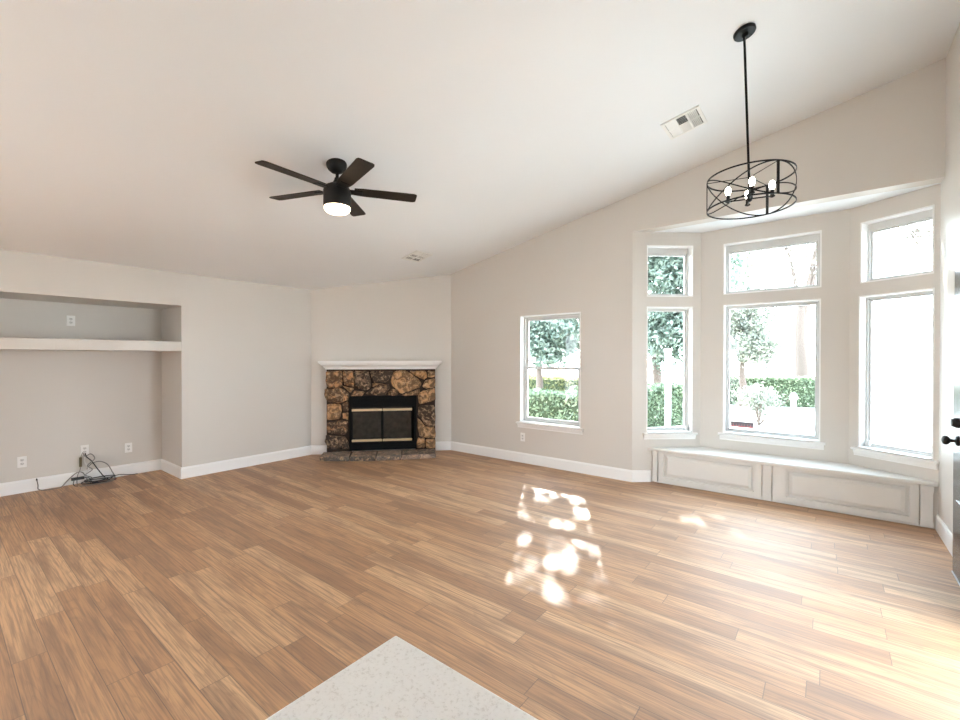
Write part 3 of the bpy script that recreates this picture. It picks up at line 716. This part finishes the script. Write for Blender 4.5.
# ------------------------------------------------------------------ electrical outlets
def copy_tree(o, parent=None):
    c = o.copy(); COL.objects.link(c); c.parent = parent
    for ch in list(o.children): copy_tree(ch, c)
    return c
def outlet_proto():
    r = empty('electrical_outlet', (0, 0, 0)); r['category'] = 'outlet'
    b = MB(); b.box((-.036, -.0065, -.058), (.036, -.0008, .058)); b.build('cover_plate', M['plate'], r, bevel=0.003)
    for s in (-1, 1):
        b = MB(); n = 20
        pl = [(.0165 * math.cos(2 * math.pi * i / n), max(-.0125, min(.0125, .0165 * math.sin(2 * math.pi * i / n))) + s * .0195) for i in range(n)]
        b.loft([[(x, -.006, z) for x, z in pl], [(x, -.0085, z) for x, z in pl]]); rc = b.build('receptacle', M['socket_face'], r)
        q = MB(); q.box((-.0085, -.0092, s * .0195 - .001), (-.005, -.0084, s * .0195 + .009)); q.box((.005, -.0092, s * .0195 - .001), (.0085, -.0084, s * .0195 + .007))
        q.lathe((0, -.0084, s * .0195 - .007), [(.003, 0), (.003, .0008)], 10, (0, -1, 0)); q.build('slots', M['slot'], rc)
    b = MB(); b.lathe((0, -.0065, 0), [(.0028, 0), (.0028, .001)], 10, (0, -1, 0)); b.build('screw', M['nickel'], r)
    return r
op_ = outlet_proto(); XN = XL - NICHE_D
spots = [((-3.2755, YR, 0.350), 0, 'white outlet low on the wall below the double-hung window'),
         ((XN, 0.634, 0.328), 90, 'white outlet low in the recess, left of the tangled cables'),
         ((XN, 1.542, 0.334), 90, 'white outlet low in the recess, right of the tangled cables'),
         ((XN, 1.025, 1.855), 90, 'white outlet above the ledge in the upper recess'),
         ((XN, 1.137, 0.372), 90, 'white outlet directly above the cable tangle')]
for i, (l, rz, lab) in enumerate(spots):
    o = op_ if i == 0 else copy_tree(op_)
    o.location = l; o.rotation_euler = (0, 0, R(rz)); o['label'] = lab; o['group'] = 'wall outlets'

# ------------------------------------------------------------------ loose cables by the recess wall
def cable(name, pts, r, mat, label, plug=None, cat='cable', sub=10):
    sp = spline(pts, sub)
    b = MB(); b.tube(sp, r * 1.2, 8)
    root = empty(name, (pts[0][0], pts[0][1], 0.0), label, cat, 'loose cables by the recess wall')
    b.build('cord', mat, root, smooth=True)
    if plug:
        d = (sp[0] - sp[3]).normalized() if plug[0] == 0 else (sp[-1] - sp[-4]).normalized(); e = sp[0] if plug[0] == 0 else sp[-1]
        b = MB(); b.lathe(e - d * .004, [(plug[1] * .6, 0), (plug[1], .006), (plug[1], plug[2] * .7), (plug[1] * .55, plug[2] * .75), (plug[1] * .5, plug[2])], 12, d); b.build('connector', plug[3], root, smooth=True)
xb = XN + .028                                     # just clear of the baseboard
cable('coax_cable', [(xb + .01, .742, .115), (xb + .012, .75, .06), (xb + .016, .752, .018), (xb + .06, .79, .007), (xb + .07, .86, .007), (xb + .04, .93, .007), (xb + .01, .985, .06), (xb + .012, 1.06, .13), (xb + .02, 1.11, .125), (xb + .05, 1.14, .06), (xb + .09, 1.17, .012)], .0042, M['cable_grey'],
      'long grey coaxial cable trailing left along the baseboard with its end raised', (0, .007, .026, M['cable_black']))
cable('thin_cable', [(xb + .02, 1.62, .006), (xb + .02, 1.55, .010), (xb + .012, 1.45, .030), (xb + .02, 1.36, .022), (xb + .05, 1.28, .012), (xb + .09, 1.22, .010)], .0036, M['cable_black'],
      'thin dark cable trailing right along the baseboard')
cable('looped_cable', [(XN + .012, 1.14, .335), (xb + .02, 1.145, .30), (xb + .03, 1.19, .24), (xb + .05, 1.24, .14), (xb + .08, 1.29, .05), (xb + .12, 1.33, .012), (xb + .16, 1.27, .012), (xb + .13, 1.17, .016)], .0048, M['cable_black'],
      'black cable looping down from the plate to the floor')
cable('arched_cable', [(xb + .01, 1.15, .16), (xb + .012, 1.19, .21), (xb + .014, 1.26, .225), (xb + .02, 1.33, .18), (xb + .04, 1.37, .09), (xb + .07, 1.39, .02), (xb + .12, 1.35, .008), (xb + .16, 1.30, .009)], .0044, M['cable_grey'],
      'grey cable rising in a wide arch right of the plate')
cable('twisted_cable', [(XN + .014, 1.125, .34), (xb + .03, 1.13, .31), (xb + .045, 1.18, .33), (xb + .05, 1.21, .27), (xb + .04, 1.15, .20), (xb + .05, 1.19, .15), (xb + .06, 1.13, .10), (xb + .07, 1.18, .06), (xb + .09, 1.12, .030), (xb + .14, 1.15, .012)], .0042, M['cable_grey'],
      'twisted grey cable bunched below the plate')
cable('coiled_cable', [(xb + .10 + .085 * math.sin(i * .9), 1.20 + .13 * math.cos(i * .9) + .004 * i, .010 + .0028 * i) for i in range(18)], .0040, M['cable_black'],
      'dark cable coiled flat on the floor under the tangle')
cable('white_cable', [(XN + .016, 1.135, .33), (xb + .02, 1.13, .24), (xb + .03, 1.16, .16), (xb + .05, 1.13, .09), (xb + .07, 1.17, .045), (xb + .10, 1.24, .040), (xb + .09, 1.31, .038), (xb + .05, 1.28, .042)], .0044, M['cable_white'],
      'white cable hanging in the middle of the tangle')
cable('speaker_wire', [(xb + .17, 1.06, .006), (xb + .20, 1.14, .006), (xb + .205, 1.24, .006), (xb + .18, 1.33, .006), (xb + .15, 1.37, .012)], .0030, M['cable_grey'],
      'thin grey wire lying in front of the tangle, ending in a red plug', (1, .008, .03, M['red_plastic']), cat='wire')
pb = empty('plug_adapter', (xb + .12, 1.075, .06), 'black plug adapter resting sideways on the left of the tangle', 'adapter', 'loose cables by the recess wall')
b = MB(); b.box((xb + .06, 1.005, .062), (xb + .095, 1.115, .092)); b.build('adapter_case', M['cable_black'], pb, bevel=.005)
b = MB(); b.tube(spline([(xb + .078, 1.112, .077), (xb + .085, 1.15, .07), (xb + .10, 1.17, .03), (xb + .12, 1.16, .008)]), .004, 8); b.build('lead', M['cable_black'], pb, smooth=True)
b = MB(); b.tube(spline([(xb + .078, 1.03, .064), (xb + .09, 1.02, .03), (xb + .1, 1.03, .006), (xb + .13, 1.05, .005)]), .004, 8); b.build('lead', M['cable_black'], pb, smooth=True)
cn = empty('cable_connector', (xb + .012, 1.085, .16), 'slim olive brown connector hanging upright beside the plate', 'connector', 'loose cables by the recess wall')
b = MB(); b.box((xb - .006, 1.085, .19), (xb + .012, 1.108, .30)); b.build('connector_body', M['adapter'], cn, bevel=.004)
b = MB(); b.tube(spline([(xb + .003, 1.096, .195), (xb + .004, 1.09, .15), (xb + .01, 1.07, .10), (xb + .03, 1.06, .03), (xb + .06, 1.06, .006)]), .004, 8); b.build('lead', M['cable_grey'], cn, smooth=True)
b = MB(); b.tube(spline([(xb + .003, 1.098, .298), (XN + .02, 1.11, .33), (XN + .012, 1.12, .35)]), .003, 8); b.build('lead', M['cable_grey'], cn, smooth=True)

# ------------------------------------------------------------------ kitchen island (its corner)
KX, KY_ = -0.647, 0.558
isl = empty('kitchen_island', (0.1, -0.1, 0), 'white speckled quartz counter corner at the bottom edge of the photo', 'counter')
b = MB(); b.box((KX, -0.75, 0.883), (0.62, KY_, 0.915)); b.build('countertop', M['quartz'], isl, bevel=.004)
b = MB(); b.box((KX + .28, -0.72, 0.09), (0.60, KY_ - .28, 0.883)); b.box((KX + .33, -0.70, 0.0), (0.58, KY_ - .33, 0.09)); b.build('cabinet_body', M['bench'], isl, bevel=.003)

# ------------------------------------------------------------------ outside
gm = MB(); gm.add([(-70, -50, -.16), (60, -50, -.16), (60, 90, -.16), (-70, 90, -.16), (-70, -50, -.4), (60, -50, -.4), (60, 90, -.4), (-70, 90, -.4)], [(0, 1, 2, 3), (7, 6, 5, 4), (0, 4, 5, 1), (1, 5, 6, 2), (2, 6, 7, 3), (3, 7, 4, 0)])
props(gm.build('ground', M['concrete'], origin=(0, 0, 0)), kind='structure')
GZ = -0.16
def leaves(mb, n, pick, size, flat=0.0):
    for _ in range(n):
        p = pick(); s = size * random.uniform(.6, 1.3)
        u = Vector((random.gauss(0, 1), random.gauss(0, 1), random.gauss(0, 1) * (1 - flat))).normalized()
        w = u.cross(Vector((random.gauss(0, 1), random.gauss(0, 1), random.gauss(0, 1)))).normalized(); nn = u.cross(w)
        a, b_, c, d_ = p - u * s, p + w * s * .45 + nn * s * .12, p + u * s, p - w * s * .45 + nn * s * .12
        k = len(mb.v); mb.v += [a, b_, c, d_]; mb.f.append((k, k + 1, k + 2, k + 3)); mb.mi.append(0)
def blob(c, r, shell=.35, k=26):
    c = Vector(c); cs = []
    for _ in range(k):
        d_ = Vector((random.gauss(0, 1), random.gauss(0, 1), random.gauss(0, 1))).normalized() * (random.random() ** .45)
        cs.append(c + Vector((d_.x * r[0], d_.y * r[1], d_.z * r[2])))
    def f():
        if random.random() < .8:
            q = min(r) * .26
            return random.choice(cs) + Vector((random.gauss(0, q), random.gauss(0, q), random.gauss(0, q * .8)))
        d_ = Vector((random.gauss(0, 1), random.gauss(0, 1), random.gauss(0, 1))).normalized() * (random.random() ** shell)
        return c + Vector((d_.x * r[0], d_.y * r[1], d_.z * r[2]))
    return f
def tree(loc, trunk_h, trunk_r, blobs, n, size, mat, label, bare=0, lean=(0, 0)):
    x, y = loc; root = empty('tree', (x, y, GZ), label, 'tree', 'garden trees outside the windows')
    t = MB(); top = Vector((x + lean[0], y + lean[1], GZ + trunk_h))
    t.tube(spline([(x, y, GZ), (x + lean[0] * .3 + .03, y + lean[1] * .3, GZ + trunk_h * .35), (x + lean[0] * .7 - .03, y + lean[1] * .7, GZ + trunk_h * .7), top], 6), [trunk_r * (1.25 - .6 * i / 18) for i in range(19)], 12)
    for c, r, wgt in blobs:
        c = Vector(c)
        t.tube(spline([top - Vector((0, 0, trunk_h * .15)), top.lerp(c, .5) + Vector((random.uniform(-.2, .2), random.uniform(-.2, .2), .15)), c], 5), [trunk_r * .5 * (1 - .08 * i) for i in range(11)], 7)
        for _ in range(5 + bare):
            d_ = Vector((random.gauss(0, 1), random.gauss(0, 1), random.gauss(0, .8))).normalized()
            e = c + Vector((d_.x * r[0], d_.y * r[1], d_.z * r[2])) * random.uniform(.7, 1.05)
            mid = c.lerp(e, .5) + Vector((random.uniform(-.1, .1),) * 3) * 1.2
            t.tube([c, mid, e], [trunk_r * .14, trunk_r * .09, trunk_r * .03], 5)
    t.build('trunk', M['bark'], root, smooth=True)
    f = MB(); tot = sum(b_[2] for b_ in blobs)
    for c, r, wgt in blobs: leaves(f, int(n * wgt / tot), blob(c, r), size)
    f.build('foliage', mat, root)
    return root
def hedge(p0, p1, w, h, n, mat, label, size=.05):
    a = Vector((p0[0], p0[1], 0)); b_ = Vector((p1[0], p1[1], 0)); L = (b_ - a).length; u = (b_ - a).normalized(); v = Vector((-u.y, u.x, 0))
    root = empty('hedge', ((a.x + b_.x) / 2, (a.y + b_.y) / 2, GZ), label, 'hedge', 'clipped hedges outside the windows')
    c = MB(); fn = lambda x, y, z: a + u * x + v * y + Vector((0, 0, z))
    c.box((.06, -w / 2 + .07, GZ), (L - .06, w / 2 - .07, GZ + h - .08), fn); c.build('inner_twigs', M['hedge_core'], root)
    f = MB()
    def pick():
        x, y, z = random.uniform(0, L), random.uniform(-w / 2, w / 2), random.uniform(0, h)
        k = random.random()
        if k < .45: z = h - abs(random.gauss(0, .05))
        elif k < .75: y = -w / 2 + abs(random.gauss(0, .05))
        elif k < .95: y = w / 2 - abs(random.gauss(0, .05))
        z += .05 * mnoise.noise(Vector((x * 2.3, y * 2.3, 1.7)))
        return fn(x, y, GZ + z)
    leaves(f, n, pick, size); f.build('foliage', mat, root); return root
# hedges
hedge((-7.6, 7.3), (-3.2, 8.2), 0.8, 0.90, 9000, M['leaf_hedge'], 'near green hedge close outside the double-hung window')
hedge((-12.0, 12.6), (-6.0, 13.0), 1.0, 0.95, 9000, M['leaf_yellow'], 'yellow green hedge behind the near hedge')
hedge((-4.4, 9.1), (-2.75, 11.6), 0.8, 0.95, 6500, M['leaf_hedge'], 'bright hedge seen low through the left bay window')
hedge((-4.0, 17.0), (0.6, 18.2), 1.0, 0.95, 9000, M['leaf_hedge'], 'far low hedge across the yard behind the small bush')
# trees
tree((-6.9, 11.6), 2.3, 0.10, [((-6.1, 10.9, 2.15), (1.1, 0.9, 0.8), 8), ((-7.3, 11.5, 2.9), (1.1, 1.0, 1.0), 3), ((-6.9, 11.3, 4.3), (1.2, 1.0, 1.0), 1.0), ((-5.9, 10.7, 4.7), (1.0, 0.9, 0.9), 1.25), ((-6.2, 11.0, 5.8), (1.2, 1.0, 0.8), 2.4)], 15000, .075, M['leaf_cool'],
     'leafy cool green tree behind the double-hung window')
tree((-3.9, 13.2), 2.4, 0.13, [((-3.25, 12.6, 2.1), (0.95, 0.9, 0.85), 5), ((-2.9, 12.9, 3.6), (1.1, 1.0, 1.0), 3), ((-3.9, 12.9, 4.4), (1.1, 1.0, 1.1), 3), ((-4.7, 12.1, 6.0), (1.2, 1.0, 1.3), 7), ((-3.7, 12.1, 5.9), (1.1, 1.0, 1.2), 7)], 34000, .085, M['leaf_cool'],
     'dense tree hanging over the hedge outside the left bay window')
tree((-2.1, 16.0), 1.6, 0.10, [((-2.2, 15.8, 2.0), (0.75, 0.8, 0.7), 3), ((-1.75, 15.9, 1.75), (0.6, 0.7, 0.6), 2), ((-1.9, 15.9, 2.8), (0.8, 0.8, 0.8), 2.2), ((-2.4, 16.0, 3.8), (0.8, 0.8, 0.8), 1.6), ((-2.0, 16.0, 4.9), (0.8, 0.8, 0.7), .7)], 11000, .065, M['leaf_grey'],
     'grey green tree filling the left of the center bay window')
tree((-0.74, 19.6), 3.4, 0.22, [((-0.4, 19.6, 4.7), (1.2, 1.1, 0.9), 2), ((-1.2, 19.9, 5.5), (1.3, 1.2, 1.0), 2), ((0.0, 19.6, 6.5), (1.5, 1.3, 1.0), 2)], 700, .09, M['leaf_grey'],
     'sparse tree with a thick brown trunk at the right of the center bay window', bare=8)
tree((2.9, 12.8), 3.0, 0.13, [((1.2, 12.0, 4.0), (0.9, 0.8, 0.75), 2), ((2.1, 12.3, 4.6), (1.0, 0.9, 0.9), 2), ((1.5, 12.0, 5.3), (1.0, 0.9, 0.8), 2)], 1500, .075, M['leaf_grey'],
     'twiggy tree beyond the upper right bay window', bare=12)
# bush and post in the yard
bu = empty('bush', (-1.27, 12.2, GZ), 'small pale round bush in front of the far hedge', 'bush')
b = MB()
for _ in range(14):
    d_ = Vector((random.gauss(0, .35), random.gauss(0, .3), 0)); b.tube([(-1.27, 12.2, GZ), (-1.27 + d_.x * .5, 12.2 + d_.y * .5, GZ + .4), (-1.27 + d_.x, 12.2 + d_.y, GZ + .85)], [.012, .008, .003], 5)
b.build('stems', M['bark'], bu)
f = MB(); leaves(f, 1500, blob((-1.27, 12.2, GZ + .62), (.42, .4, .36), .5), .045); f.build('foliage', M['leaf_grey'], bu)
po = MB(); po.lathe((-0.56, 11.3, GZ), [(.05, 0), (.05, .72), (.075, .73), (.075, .78), (.03, .86), (.002, .87)], 12)
props(po.build('garden_post', M['trim'], smooth=True), 'short white post standing right of the small bush in the yard', 'post')
po = MB(); po.box((-2.82, 10.15, GZ), (-2.72, 10.25, 1.60)); po.prism([(-2.84, 10.13), (-2.70, 10.13), (-2.70, 10.27), (-2.84, 10.27)], 1.60, 1.63)
props(po.build('porch_post', M['trim'], bevel=.004), 'tall white post standing against the hedge outside the left bay window', 'post')
pc = MB(); pc.box((XL - 4.2, -4.2, 2.5), (XL - NICHE_D - .02, 0.3, 2.62)); props(pc.build('added_sun_blocker', M['stucco'], origin=(0, 0, 0)), kind='structure')  # unseen slab added to keep sun out of the left wall opening
pc = MB(); pc.box((XR + wx + .01, 0.6, 2.5), (XR + 3.2, 4.6, 2.62)); props(pc.build('added_sky_blocker', M['stucco'], origin=(0, 0, 0)), kind='structure')  # unseen slab added to cut sky light coming through the doorway
# house eave over the window wall and the outer face of the bay
ev = MB(); ev.box((XL - .9, YR + .16, 2.48), (XE - .35, YR + .16 + .75, 2.60)); props(ev.build('eave_soffit', M['stucco'], origin=(0, 0, 0)), kind='structure')
